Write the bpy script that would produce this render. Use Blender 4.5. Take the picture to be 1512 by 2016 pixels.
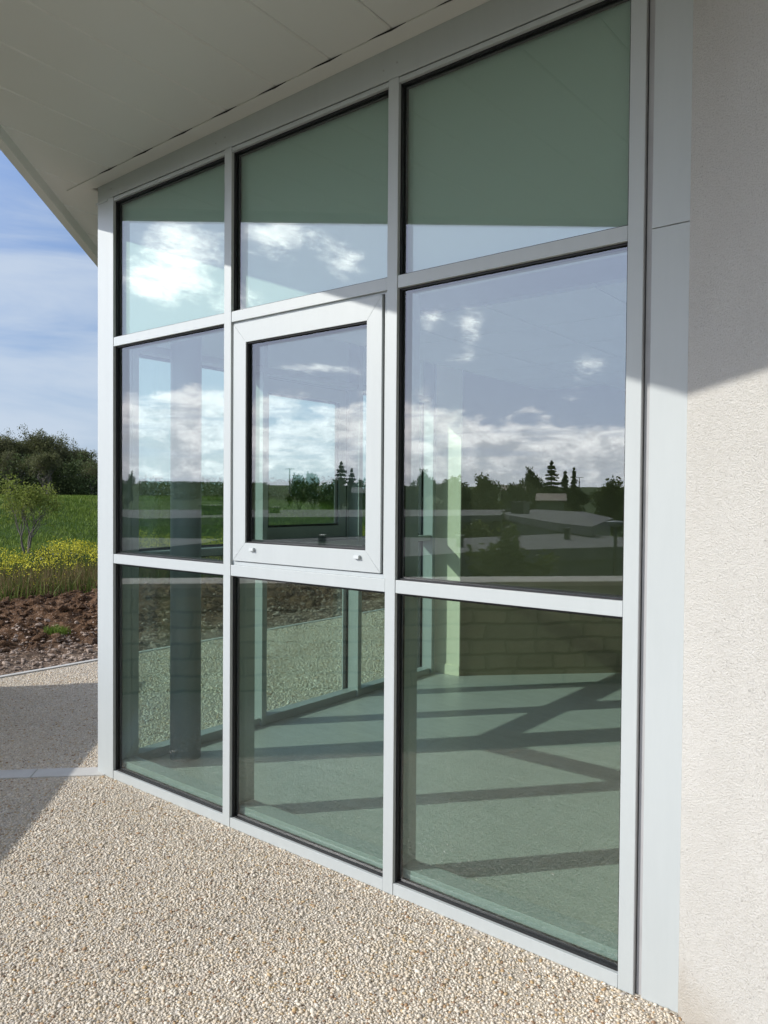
import bpy, math, random
import numpy as np
from mathutils import Vector, noise
R = math.radians
for o in list(bpy.data.objects): bpy.data.objects.remove(o)
S = bpy.context.scene
col = S.collection

# ------------------------------------------------------------------ camera
CAM = np.array([4.038, -2.498, 1.65]); YAW, PITCH, ROLL, FPX = 0.67212, -0.02004, 0.00739, 1513.9
Fv = np.array([-math.sin(YAW)*math.cos(PITCH), math.cos(YAW)*math.cos(PITCH), math.sin(PITCH)])
Rv = np.array([math.cos(YAW), math.sin(YAW), 0.0]); Uv = np.cross(Rv, Fv)
R2 = Rv*math.cos(ROLL)+Uv*math.sin(ROLL); U2 = -Rv*math.sin(ROLL)+Uv*math.cos(ROLL)
cam = bpy.data.objects.new('camera', bpy.data.cameras.new('camera')); col.objects.link(cam)
cam.data.sensor_fit = 'VERTICAL'; cam.data.sensor_height = 36; cam.data.lens = FPX/2016*36
cam.data.clip_start = 0.05; cam.data.clip_end = 6000
from mathutils import Matrix
m = Matrix.Identity(4)
for i in range(3):
    m[i][0], m[i][1], m[i][2], m[i][3] = R2[i], U2[i], -Fv[i], CAM[i]
cam.matrix_world = m
S.camera = cam

def ray(x, y):
    d = Fv+R2*(x-756)/FPX-U2*(y-1008)/FPX
    return d/(d@Fv)
def D(x, y, dep):            # a place seen directly, at a depth in metres
    return CAM+ray(x, y)*dep
def V(x, y, dep):            # a place seen mirrored in the glazing (plane y = 0.03)
    p = CAM+ray(x, y)*dep; p[1] = 0.06-p[1]; return p
def Vz(x, y, z):
    r = ray(x, y); return V(x, y, (z-CAM[2])/r[2])

# ------------------------------------------------------------------ light
SUN_AZ = math.atan2(-0.645, -0.764)      # towards the sun, from +y
SUN_EL = R(28.6)
sun = bpy.data.objects.new('sun', bpy.data.lights.new('sun', 'SUN')); col.objects.link(sun)
sun.data.energy = 3.4; sun.data.angle = R(0.53); sun.data.color = (1.0, 0.965, 0.905)
sdir = Vector((-0.645*math.cos(SUN_EL), -0.764*math.cos(SUN_EL), math.sin(SUN_EL))).normalized()
sun.rotation_euler = sdir.to_track_quat('Z', 'Y').to_euler(); sun.location = (-20, -24, 20)

S.view_settings.view_transform = 'Standard'; S.view_settings.look = 'None'
S.view_settings.exposure = 0.38; S.view_settings.gamma = 1
S.cycles.max_bounces = 10; S.cycles.transparent_max_bounces = 24; S.cycles.diffuse_bounces = 4
S.cycles.glossy_bounces = 4; S.cycles.use_denoising = True; S.cycles.sample_clamp_indirect = 6; S.cycles.caustics_reflective = False

# ---- node helpers
class NT:
    def __init__(s, tree): s.t = tree; s.n = tree.nodes; s.l = tree.links
    def new(s, typ, **kw):
        n = s.n.new(typ)
        for k, v in kw.items():
            if k.startswith('i_'):
                n.inputs[k[2:].replace('_', ' ')].default_value = v
            else: setattr(n, k, v)
        return n
    def link(s, a, b): s.l.new(a, b)
    def val(s, x, sock):
        if isinstance(x, (int, float)): sock.default_value = x
        elif isinstance(x, (tuple, list)): sock.default_value = x
        else: s.l.new(x, sock)
    def math(s, op, a, b=0.0, c=None, clamp=False):
        n = s.n.new('ShaderNodeMath'); n.operation = op; n.use_clamp = clamp
        s.val(a, n.inputs[0]); s.val(b, n.inputs[1])
        if c is not None: s.val(c, n.inputs[2])
        return n.outputs[0]
    def vmath(s, op, a, b=None):
        n = s.n.new('ShaderNodeVectorMath'); n.operation = op
        s.val(a, n.inputs[0])
        if b is not None: s.val(b, n.inputs[1])
        return n.outputs['Value'] if op in ('DOT_PRODUCT', 'LENGTH', 'DISTANCE') else n.outputs[0]
    def sep(s, v):
        n = s.n.new('ShaderNodeSeparateXYZ'); s.val(v, n.inputs[0]); return n.outputs
    def comb(s, x, y, z):
        n = s.n.new('ShaderNodeCombineXYZ')
        for i, q in enumerate((x, y, z)): s.val(q, n.inputs[i])
        return n.outputs[0]
    def noise(s, vec, scale, detail=4, rough=0.55, dist=0.0, out=0):
        n = s.n.new('ShaderNodeTexNoise'); s.val(vec, n.inputs['Vector'])
        n.inputs['Scale'].default_value = scale; n.inputs['Detail'].default_value = detail
        n.inputs['Roughness'].default_value = rough; n.inputs['Distortion'].default_value = dist
        return n.outputs[out]
    def ramp(s, f, stops, interp='LINEAR'):
        n = s.n.new('ShaderNodeValToRGB'); s.val(f, n.inputs[0]); n.color_ramp.interpolation = interp
        e = n.color_ramp.elements
        while len(e) < len(stops): e.new(0.5)
        for k, (p, c) in enumerate(stops):
            e[k].position = p; e[k].color = (c, c, c, 1) if isinstance(c, (int, float)) else (*c, 1)
        return n.outputs[0]
    def mix(s, f, a, b, mode='MIX'):
        n = s.n.new('ShaderNodeMix'); n.data_type = 'RGBA'; n.blend_type = mode
        s.val(f, n.inputs[0])
        for q, i in ((a, 6), (b, 7)):
            if isinstance(q, tuple) and len(q) == 3: q = (*q, 1)
            s.val(q, n.inputs[i])
        return n.outputs[2]
    def sstep(s, x, a, b):
        n = s.n.new('ShaderNodeMapRange'); n.interpolation_type = 'SMOOTHSTEP'
        s.val(x, n.inputs[0]); s.val(a, n.inputs[1]); s.val(b, n.inputs[2]); return n.outputs[0]

# ---- sky with clouds
W = bpy.data.worlds.new('World'); S.world = W; W.use_nodes = True
nt = NT(W.node_tree); nt.n.clear()
out = nt.new('ShaderNodeOutputWorld'); bg = nt.new('ShaderNodeBackground'); bg.inputs[1].default_value = 0.10
nt.link(bg.outputs[0], out.inputs[0])
sky = nt.new('ShaderNodeTexSky', sky_type='NISHITA'); sky.sun_disc = False
sky.sun_elevation = SUN_EL; sky.sun_rotation = SUN_AZ
sky.air_density = 1.0; sky.dust_density = 0.6; sky.ozone_density = 1.5
tc = nt.new('ShaderNodeTexCoord'); d = tc.outputs['Generated']
x, y, z = nt.sep(d)
el = nt.math('MULTIPLY', nt.math('ARCSINE', z), 57.2958)                    # degrees
az = nt.math('MULTIPLY', nt.math('ARCTAN2', nt.math('MULTIPLY', x, -1), y), 57.2958)   # degrees from +y towards -x
sd = nt.vmath('DOT_PRODUCT', d, tuple(sdir))
near_sun = nt.sstep(sd, 0.3, 1.0)
ae = nt.comb(nt.math('MULTIPLY', az, 0.1), nt.math('MULTIPLY', el, 0.22), 0)
# horizon bank of cumulus
n_edge = nt.noise(ae, 1.0, 3, 0.55)
n_lump = nt.noise(ae, 5.5, 7, 0.62)
topline = nt.math('ADD', nt.math('MULTIPLY', nt.math('SUBTRACT', n_edge, 0.5), 11.0), nt.math('MULTIPLY_ADD', nt.math('SUBTRACT', n_lump, 0.5), 5.0, 6.3))
depth_in = nt.math('SUBTRACT', topline, el)
bank = nt.sstep(depth_in, -0.5, 1.3)
reflside = nt.math('MAXIMUM', nt.sstep(az, 75, 95), nt.sstep(az, -20, -70))
bank = nt.math('MULTIPLY', bank, reflside)
gapn = nt.noise(nt.comb(nt.math('MULTIPLY', az, 0.06), nt.math('MULTIPLY', el, 0.5), 4.4), 2.2, 6, 0.6)
bank = nt.math('MULTIPLY', bank, nt.math('SUBTRACT', 1.0, nt.math('MULTIPLY', nt.sstep(gapn, 0.50, 0.66), 0.6)))
# torn high clouds
def blob(a0, e0, ra, re, amp):
    q = nt.math('ADD', nt.math('POWER', nt.math('ABSOLUTE', nt.math('DIVIDE', nt.math('SUBTRACT', az, a0), ra)), 2.0),
                nt.math('POWER', nt.math('ABSOLUTE', nt.math('DIVIDE', nt.math('SUBTRACT', el, e0), re)), 2.0))
    return nt.math('MULTIPLY', nt.math('EXPONENT', nt.math('MULTIPLY', q, -1)), amp)
pos = None
for b in ((126.5, 17.2, 2.9, 2.2, .34), (125.2, 14.6, 3.4, 1.5, .32), (121.0, 16.5, 1.2, 1.8, .16), (134, 18.6, 3.4, 1.3, .33), (138.5, 16.8, 2.0, 1.1, .27), (131.0, 13.4, 1.6, 2.0, .26),
          (147.8, 12.2, 1.0, 1.4, .25), (145, 13.2, 1.0, 1.2, .2), (156, 9.4, 1.3, 1.1, .24), (136.2, 9.3, 3.6, .45, .27), (140.5, 11.6, 1.0, .7, .22), (148, 9.9, 2.0, .6, .17), (155.5, 7.4, 1.0, .5, .16)):
    v = blob(*b); pos = v if pos is None else nt.math('ADD', pos, v)
tv = nt.comb(nt.math('MULTIPLY', az, 0.13), nt.math('MULTIPLY', nt.math('ADD', el, nt.math('MULTIPLY', az, 0.12)), 0.30), 7.7)
torn_n = nt.math('ADD', nt.math('MULTIPLY', nt.noise(tv, 3.2, 9, 0.68, 0.25), 0.75), nt.math('MULTIPLY', nt.noise(tv, 13.0, 6, 0.7, 0.2), 0.25))
torn = nt.sstep(nt.math('ADD', torn_n, pos), 0.60, 0.98)
torn = nt.math('MULTIPLY', torn, reflside)
# soft streaks on the side away from the sun
st_v = nt.comb(nt.math('MULTIPLY', az, 0.035), nt.math('MULTIPLY', el, 0.20), 3.1)
streak = nt.math('ADD', nt.math('MULTIPLY', nt.noise(st_v, 1.3, 6, 0.55, 0.4), 0.8), nt.math('MULTIPLY', nt.sstep(el, 22, 6), 0.13))
streak = nt.sstep(streak, 0.31, 0.62)
streak = nt.math('MULTIPLY', nt.math('MULTIPLY', streak, nt.math('SUBTRACT', 1.0, reflside)), 0.78)
shade = nt.math('ADD', nt.math('MULTIPLY', nt.noise(nt.comb(nt.math('MULTIPLY', az, 0.11), nt.math('MULTIPLY', el, 0.21), 0), 4.6, 8, 0.66, 0.15), 0.95), nt.math('MULTIPLY', nt.sstep(depth_in, 4.5, 0.0), 0.28))
c_bright = nt.mix(nt.sstep(shade, 0.40, 0.80), (16.0, 16.4, 18.2), (33, 32, 32.5))
c_bank = nt.mix(nt.sstep(sd, 0.2, 0.75), (6.5, 7.0, 8.0), c_bright)
c_torn = nt.mix(nt.sstep(sd, 0.2, 0.8), (6, 6.4, 7.2), (42, 42, 42))
base = nt.mix(nt.math('MULTIPLY', nt.sstep(sd, 0.2, 0.8), 0.8), sky.outputs[0], (13.6, 15.4, 20.5))
leftc = nt.mix(nt.sstep(el, 0, 26), (2.9, 3.9, 5.6), (1.35, 2.5, 5.2))
base = nt.mix(nt.math('MULTIPLY', nt.math('SUBTRACT', 1.0, reflside), 0.75), base, leftc)
c = nt.mix(streak, base, (4.7, 5.4, 6.3))
c = nt.mix(torn, c, c_torn)
c = nt.mix(bank, c, c_bank)
# thin white veil overhead, added out of view for neutral fill light
fill_veil = nt.math('MULTIPLY', nt.sstep(el, 27, 45), nt.ramp(nt.noise(nt.comb(x, y, z), 2.5, 6, 0.6), [(0.35, 0.55), (0.6, 1.0)]))
c = nt.mix(fill_veil, c, (3.4, 3.5, 3.9))
nt.link(c, bg.inputs[0])

# ------------------------------------------------------------------ materials
def mat(name, base=(.5, .5, .5), rough=0.6, metal=0.0, spec=0.5):
    mt = bpy.data.materials.new(name); mt.use_nodes = True
    t = NT(mt.node_tree); p = t.n['Principled BSDF']
    p.inputs['Base Color'].default_value = (*base, 1); p.inputs['Roughness'].default_value = rough
    p.inputs['Metallic'].default_value = metal; p.inputs['Specular IOR Level'].default_value = spec
    return mt, t, p
def pos_of(t):
    g = t.new('ShaderNodeNewGeometry'); return g.outputs['Position']
def bump(t, p, h, strength=0.5, dist=0.01):
    b = t.new('ShaderNodeBump'); b.inputs['Strength'].default_value = strength; b.inputs['Distance'].default_value = dist
    t.val(h, b.inputs['Height']); t.link(b.outputs[0], p.inputs['Normal']); return b
def varied(name, c1, c2, scale, rough=0.6, bs=0.0, bscale=None, bd=0.01, metal=0.0, detail=5, spec=0.5):
    mt, t, p = mat(name, c1, rough, metal, spec); P = pos_of(t)
    n = t.noise(P, scale, detail, 0.6)
    t.link(t.mix(t.ramp(n, [(0.3, 0.0), (0.7, 1.0)]), c1, c2), p.inputs['Base Color'])
    if bs: bump(t, p, t.noise(P, bscale or scale*4, 4, 0.6), bs, bd)
    return mt
M = {}
# light grey coated aluminium
mt, t, p = mat('coated_aluminium', (.60, .635, .63), 0.42); P = pos_of(t)
sm = t.noise(P, 3.0, 6, 0.65); pz__ = t.sep(P)[2]; grime = t.noise(t.vmath('MULTIPLY', P, (9, 9, 1.2)), 2.0, 6, 0.7)
t.link(t.mix(t.ramp(grime, [(0.35, 0.0), (0.75, 0.45)]), (.455, .488, .486), (.41, .44, .44)), p.inputs['Base Color'])
t.link(t.math('MULTIPLY_ADD', sm, 0.25, 0.32), p.inputs['Roughness'])
bump(t, p, t.noise(P, 900, 2, 0.5), 0.05, 0.0006)
M['alu'] = mt
M['alu_dark'] = varied('shadow_gap_grey', (.34, .34, .34), (.40, .40, .40), 8, 0.6)
M['gasket'] = varied('black_gasket_rubber', (.006, .006, .007), (.014, .014, .015), 40, 0.45)
M['spacer'] = varied('black_spacer', (.004, .004, .005), (.008, .008, .009), 40, 0.6)
# soffit boards
mt, t, p = mat('soffit_lacquer', (.44, .44, .41), 0.5); P = pos_of(t)
t.link(t.mix(t.noise(P, 0.9, 5, 0.6), (.66, .67, .63), (.59, .60, .57)), p.inputs['Base Color'])
bump(t, p, t.noise(P, 260, 3, 0.6), 0.10, 0.001)
M['soffit'] = mt
# stucco
mt, t, p = mat('stucco_render', (.64, .62, .58), 0.9, spec=.2); P = pos_of(t)
v1 = t.noise(P, 200, 3, 0.6, 0.2); v2 = t.noise(P, 90, 3, 0.6)
pit = t.ramp(t.noise(P, 165, 4, 0.75), [(0.28, 0.0), (0.38, 1.0)])
h = t.math('ADD', t.math('MULTIPLY', v1, 1.0), t.math('ADD', t.math('MULTIPLY', v2, 0.35), t.math('MULTIPLY', pit, 0.5)))
sc = t.mix(t.ramp(t.noise(P, 2.0, 5, 0.6), [(0.3, 0.0), (0.7, 1.0)]), (.655, .64, .60), (.615, .60, .56))
sc = t.mix(t.ramp(t.noise(P, 260, 2, 0.6), [(0.35, 0.0), (0.65, 0.45)]), sc, (.50, .47, .41))
splash = t.math('MULTIPLY', t.sstep(t.math('ADD', t.sep(P)[2], t.math('MULTIPLY', t.noise(P, 9, 5, 0.7), -0.30)), 0.10, -0.14), 0.5)
sc = t.mix(splash, sc, (.42, .36, .28))
sc = t.mix(t.math('MULTIPLY', t.ramp(t.noise(t.vmath('MULTIPLY', P, (2.5, 2.5, .35)), 2.0, 5, 0.65), [(0.45, 0.0), (0.75, 1.0)]), 0.16), sc, (.52, .50, .45))
t.link(t.mix(pit, (.38, .355, .32), sc), p.inputs['Base Color'])
bump(t, p, h, 1.0, 0.010)
M['stucco'] = mt
# exposed aggregate paving
PEB = [(0.0, (.20, .13, .085)), (0.035, (.38, .22, .11)), (0.07, (.56, .40, .20)), (0.13, (.54, .46, .34)), (0.30, (.70, .605, .47)), (0.55, (.62, .555, .465)), (0.75, (.77, .69, .56)), (0.93, (.82, .77, .67)), (1.0, (.42, .39, .36))]
mt, t, p = mat('exposed_aggregate', (.4, .37, .32), 0.8, spec=.3); P = pos_of(t)
Pf = t.vmath('MULTIPLY', P, (1, 1, 0))
wob = t.vmath('MULTIPLY', t.vmath('SUBTRACT', t.noise(Pf, 55, 2, 0.5, out=1), (.5, .5, .5)), (.010, .010, 0))
Pw = t.vmath('ADD', Pf, wob)
def vor(scale, feature, rnd=1.0):
    v = t.new('ShaderNodeTexVoronoi', feature=feature); t.val(Pw, v.inputs['Vector'])
    v.inputs['Scale'].default_value = scale; v.inputs['Randomness'].default_value = rnd; return v
SC = 74
f1 = vor(SC, 'F1'); fe = vor(SC, 'DISTANCE_TO_EDGE')
rn = t.sep(f1.outputs['Color'])
stone = t.ramp(rn[0], PEB)
edge = t.sstep(fe.outputs['Distance'], 0.03, 0.20)
buried = t.sstep(rn[1], 0.12, 0.35)
cov = t.math('MULTIPLY', edge, buried)
cement = t.mix(t.noise(P, 300, 3, 0.6), (.42, .375, .31), (.56, .505, .425))
big = t.noise(P, 0.8, 5, 0.6)
cc = t.mix(cov, cement, stone)
cc = t.mix(t.ramp(big, [(0.35, 0.0), (0.75, 0.30)]), cc, (.36, .33, .29))
cc = t.mix(t.ramp(t.noise(P, 7, 5, 0.7), [(0.60, 0.0), (0.85, 0.22)]), cc, (.25, .21, .16))
t.link(cc, p.inputs['Base Color'])
dome = t.math('MULTIPLY', t.math('POWER', t.sstep(fe.outputs['Distance'], 0.0, 0.42), 0.7), t.math('MULTIPLY_ADD', rn[2], 0.8, 0.4))
hh = t.math('ADD', t.math('MULTIPLY', dome, buried), t.math('MULTIPLY', t.noise(P, 500, 2, 0.6), 0.12))
bump(t, p, hh, 1.0, 0.0065)
M['pebble'] = mt
mt, t, p = mat('loose_pebble', (.5, .45, .38), 0.7, spec=.3); P = pos_of(t)
g_ = t.new('ShaderNodeNewGeometry'); rp = g_.outputs['Random Per Island']
c0 = t.ramp(rp, PEB); c0 = t.mix(t.math('MULTIPLY', t.noise(P, 260, 3, 0.6), 0.22), c0, (.40, .34, .27))
c0 = t.mix(t.ramp(t.noise(P, 0.8, 5, 0.6), [(0.35, 0.0), (0.75, 0.22)]), c0, (.40, .36, .31))
t.link(c0, p.inputs['Base Color']); M['pebble_stone'] = mt
M['kerb'] = varied('smooth_concrete', (.47, .46, .43), (.56, .55, .52), 6, 0.85, 0.3, 120, 0.002)
mt, t, p = mat('pale_floor', (.55, .56, .55), 0.38); P = pos_of(t)
st_ = t.noise(t.vmath('MULTIPLY', P, (1.2, 7, 1)), 2.2, 8, 0.7, 0.6)
fc_ = t.mix(t.ramp(st_, [(0.35, 0.0), (0.7, 1.0)]), (.58, .585, .56), (.46, .47, .45))
t.link(t.mix(t.ramp(t.noise(P, 60, 3, 0.7), [(0.62, 0.0), (0.72, 0.35)]), fc_, (.33, .32, .30)), p.inputs['Base Color'])
M['floor'] = mt
M['wall_white'] = varied('white_painted_plaster', (.72, .72, .68), (.76, .76, .72), 3, 0.7)
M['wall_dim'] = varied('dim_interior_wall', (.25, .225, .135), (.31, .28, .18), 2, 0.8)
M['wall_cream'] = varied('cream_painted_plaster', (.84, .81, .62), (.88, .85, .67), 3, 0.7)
mt, t, p = mat('blind_fabric', (.82, .86, .82), 0.9, spec=.1); P = pos_of(t)
tl = t.new('ShaderNodeBsdfTranslucent'); tl.inputs[0].default_value = (.62, .66, .62, 1); mx = t.new('ShaderNodeMixShader'); mx.inputs[0].default_value = .3
t.link(p.outputs[0], mx.inputs[1]); t.link(tl.outputs[0], mx.inputs[2]); t.link(mx.outputs[0], [q for q in t.n if q.type == 'OUTPUT_MATERIAL'][0].inputs[0])
M['blind'] = mt
M['ceiling'] = varied('ceiling_paint', (.42, .45, .42), (.46, .49, .46), 3, 0.9)
M['column'] = varied('grey_column_paint', (.22, .24, .25), (.25, .27, .28), 3, 0.5)
M['coping'] = varied('pale_coping_stone', (.50, .45, .38), (.60, .55, .47), 9, 0.85, 0.3, 60, 0.003)
M['concrete'] = varied('concrete_band', (.30, .28, .24), (.36, .33, .28), 7, 0.85, 0.3, 60, 0.003)
M['roofing'] = varied('flat_roof_gravel', (.17, .165, .165), (.27, .255, .25), 0.9, 0.95, 0.3, 30, 0.01, spec=.1)
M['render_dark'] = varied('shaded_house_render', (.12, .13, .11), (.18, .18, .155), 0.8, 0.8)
M['roof_tile'] = varied('faded_roof_tile', (.30, .20, .15), (.38, .27, .20), 1.0, 0.8, 0.4, 12, 0.02)
M['roof_white'] = varied('pale_metal_roof', (.16, .16, .16), (.22, .22, .22), 1.0, 0.9)
# glass
mt = bpy.data.materials.new('tinted_glass'); mt.use_nodes = True
t = NT(mt.node_tree); t.n.clear()
o_ = t.new('ShaderNodeOutputMaterial'); tr = t.new('ShaderNodeBsdfTransparent'); gl = t.new('ShaderNodeBsdfGlossy')
tr.inputs[0].default_value = (.815, .895, .855, 1); gl.inputs['Roughness'].default_value = 0.0; gl.inputs[0].default_value = (.96, .96, 1, 1)
g = t.new('ShaderNodeNewGeometry')
cs = t.math('ABSOLUTE', t.vmath('DOT_PRODUCT', g.outputs['Incoming'], g.outputs['Normal']))
fr = t.math('MULTIPLY_ADD', t.math('POWER', t.math('SUBTRACT', 1.0, cs), 5.0), 0.86, 0.118)
mx = t.new('ShaderNodeMixShader'); t.link(fr, mx.inputs[0]); t.link(tr.outputs[0], mx.inputs[1]); t.link(gl.outputs[0], mx.inputs[2])
# faint dust film near the bottom of the panes
df = t.new('ShaderNodeBsdfDiffuse'); df.inputs[0].default_value = (.6, .57, .52, 1)
Pz = t.sep(g.outputs['Position'])
gp_ = t.sep(g.outputs['Position'])
dust = t.noise(t.comb(t.math('MULTIPLY', gp_[0], 16), gp_[1], t.math('MULTIPLY', t.math('ADD', gp_[2], t.math('MULTIPLY', gp_[0], 0.55)), 55)), 2.2, 5, 0.7, 0.5)
patch_ = t.sstep(t.noise(t.vmath('MULTIPLY', g.outputs['Position'], (2.3, 2.3, 1.6)), 1.6, 3, 0.6), 0.47, 0.66)
low = t.sstep(Pz[2], 1.0, 0.05)
dm = t.math('MULTIPLY', t.math('MULTIPLY', t.ramp(dust, [(0.60, 0.0), (0.70, 0.55)]), patch_), low)
mx2 = t.new('ShaderNodeMixShader'); t.link(dm, mx2.inputs[0]); t.link(mx.outputs[0], mx2.inputs[1]); t.link(df.outputs[0], mx2.inputs[2])
t.link(mx2.outputs[0], o_.inputs[0])
M['glass'] = mt
# stone wall of rubble blocks
mt, t, p = mat('rubble_masonry', (.38, .34, .28), 0.9, spec=.2); P = pos_of(t)
px_, py_, pz_ = t.sep(P)
uu = t.math('MULTIPLY', t.math('SUBTRACT', px_, py_), 0.7071)
uv = t.comb(uu, pz_, 0)
uv = t.vmath('ADD', uv, t.vmath('MULTIPLY', t.vmath('SUBTRACT', t.noise(uv, 4, 3, 0.5, out=1), (.5, .5, .5)), (.13, .075, 0)))
br = t.new('ShaderNodeTexBrick'); t.val(uv, br.inputs['Vector']); br.inputs['Scale'].default_value = 1
br.inputs['Brick Width'].default_value = 0.30; br.inputs['Row Height'].default_value = 0.135; br.inputs['Mortar Size'].default_value = 0.014
br.inputs['Mortar Smooth'].default_value = 0.4; br.offset = 0.42; br.squash = 1.5; br.squash_frequency = 3
br.inputs['Color1'].default_value = (.72, .62, .44, 1); br.inputs['Color2'].default_value = (.46, .41, .31, 1); br.inputs['Mortar'].default_value = (.10, .09, .07, 1)
t.link(t.mix(t.noise(P, 9, 5, 0.7), br.outputs[0], (.30, .27, .21)), p.inputs['Base Color'])
bump(t, p, t.math('SUBTRACT', t.noise(P, 25, 4, 0.6), t.math('MULTIPLY', br.outputs['Fac'], 1.5)), 0.8, 0.03)
M['masonry'] = mt
# grass, soil and plants
mt, t, p = mat('meadow_grass', (.06, .11, .02), 0.9, spec=.1); P = pos_of(t)
c0 = t.ramp(t.noise(P, 0.09, 6, 0.6), [(0.3, (.055, .105, .02)), (0.5, (.09, .165, .026)), (0.7, (.14, .18, .035))])
c0 = t.mix(t.ramp(t.noise(P, 5, 5, 0.75), [(0.35, 0.0), (0.7, 0.8)]), c0, (.022, .042, .010))
t.link(c0, p.inputs['Base Color']); bump(t, p, t.noise(P, 9, 5, 0.75), 1.0, 0.25)
M['meadow'] = mt
mt, t, p = mat('turned_soil', (.12, .06, .03), 0.95, spec=.1); P = pos_of(t)
sx, sy, sz = t.sep(P)
near_edge = t.sstep(sx, -4.0, -3.0)
c0 = t.ramp(t.noise(P, 6, 6, 0.7), [(0.3, (.045, .024, .013)), (0.5, (.11, .062, .034)), (0.72, (.21, .13, .08))])
peb = t.ramp(t.noise(P, 38, 3, 0.7), [(0.60, 0.0), (0.66, 1.0)])
c0 = t.mix(t.math('MULTIPLY', peb, 0.7), c0, (.42, .34, .28))
c0 = t.mix(t.math('MULTIPLY', near_edge, t.ramp(t.noise(P, 3, 5, 0.7), [(0.3, .2), (0.7, .9)])), c0, t.mix(t.noise(P, 14, 5, 0.7), (.20, .14, .10), (.40, .34, .28)))
t.link(c0, p.inputs['Base Color']); bump(t, p, t.noise(P, 30, 6, 0.7), 1.0, 0.03)
M['soil'] = mt
def leafy(name, c1, c2, c3, scale=3, trans=0.25):
    mt, t, p = mat(name, c1, 0.7, spec=.2); P = pos_of(t)
    oi = t.new('ShaderNodeObjectInfo')
    n = t.noise(P, scale, 3, 0.6)
    c = t.ramp(n, [(0.3, c1), (0.5, c2), (0.72, c3)])
    t.link(c, p.inputs['Base Color'])
    trn = t.new('ShaderNodeBsdfTranslucent'); t.link(c, trn.inputs[0])
    mx = t.new('ShaderNodeMixShader'); mx.inputs[0].default_value = trans
    o = [q for q in t.n if q.type == 'OUTPUT_MATERIAL'][0]
    t.link(p.outputs[0], mx.inputs[1]); t.link(trn.outputs[0], mx.inputs[2]); t.link(mx.outputs[0], o.inputs[0])
    return mt
M['blade'] = leafy('grass_blades', (.07, .12, .016), (.125, .19, .028), (.19, .24, .05), .7)
M['dry'] = leafy('dry_weed_stems', (.10, .08, .035), (.17, .12, .055), (.26, .19, .09), 5)
M['weed'] = leafy('weed_leaves', (.05, .08, .015), (.09, .12, .025), (.15, .16, .03), 4)
M['yellow'] = leafy('yellow_petals', (.50, .45, .03), (.62, .57, .05), (.70, .66, .09), 6)
M['white_petal'] = leafy('cream_petals', (.70, .68, .50), (.78, .76, .60), (.8, .8, .7), 6)
M['leaf_olive'] = leafy('spring_leaves', (.075, .085, .03), (.115, .125, .05), (.17, .175, .085), .5, .35)
M['leaf_young'] = leafy('young_leaves', (.13, .17, .03), (.19, .23, .045), (.27, .29, .07), 4, .4)
M['leaf_dark'] = leafy('dark_evergreen_leaves', (.038, .062, .021), (.062, .09, .033), (.11, .125, .05), .5, .35)
M['leaf_mid'] = leafy('bushy_leaves', (.06, .085, .022), (.095, .125, .034), (.15, .165, .05), .5, .38)
M['bark'] = varied('grey_bark', (.09, .075, .06), (.17, .15, .125), 6, 0.9, 0.5, 30, 0.01)
M['twig'] = varied('dark_twigs', (.10, .085, .07), (.17, .15, .125), 6, 0.9)
M['dark_metal'] = varied('dark_grey_metal', (.04, .042, .045), (.06, .06, .065), 6, 0.5)
M['wood_pole'] = varied('weathered_pole', (.16, .14, .12), (.22, .2, .17), 6, 0.8)
M['rock'] = varied('limestone_rubble', (.20, .14, .10), (.42, .34, .28), 6, 0.9, 0.5, 40, 0.01)

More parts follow.
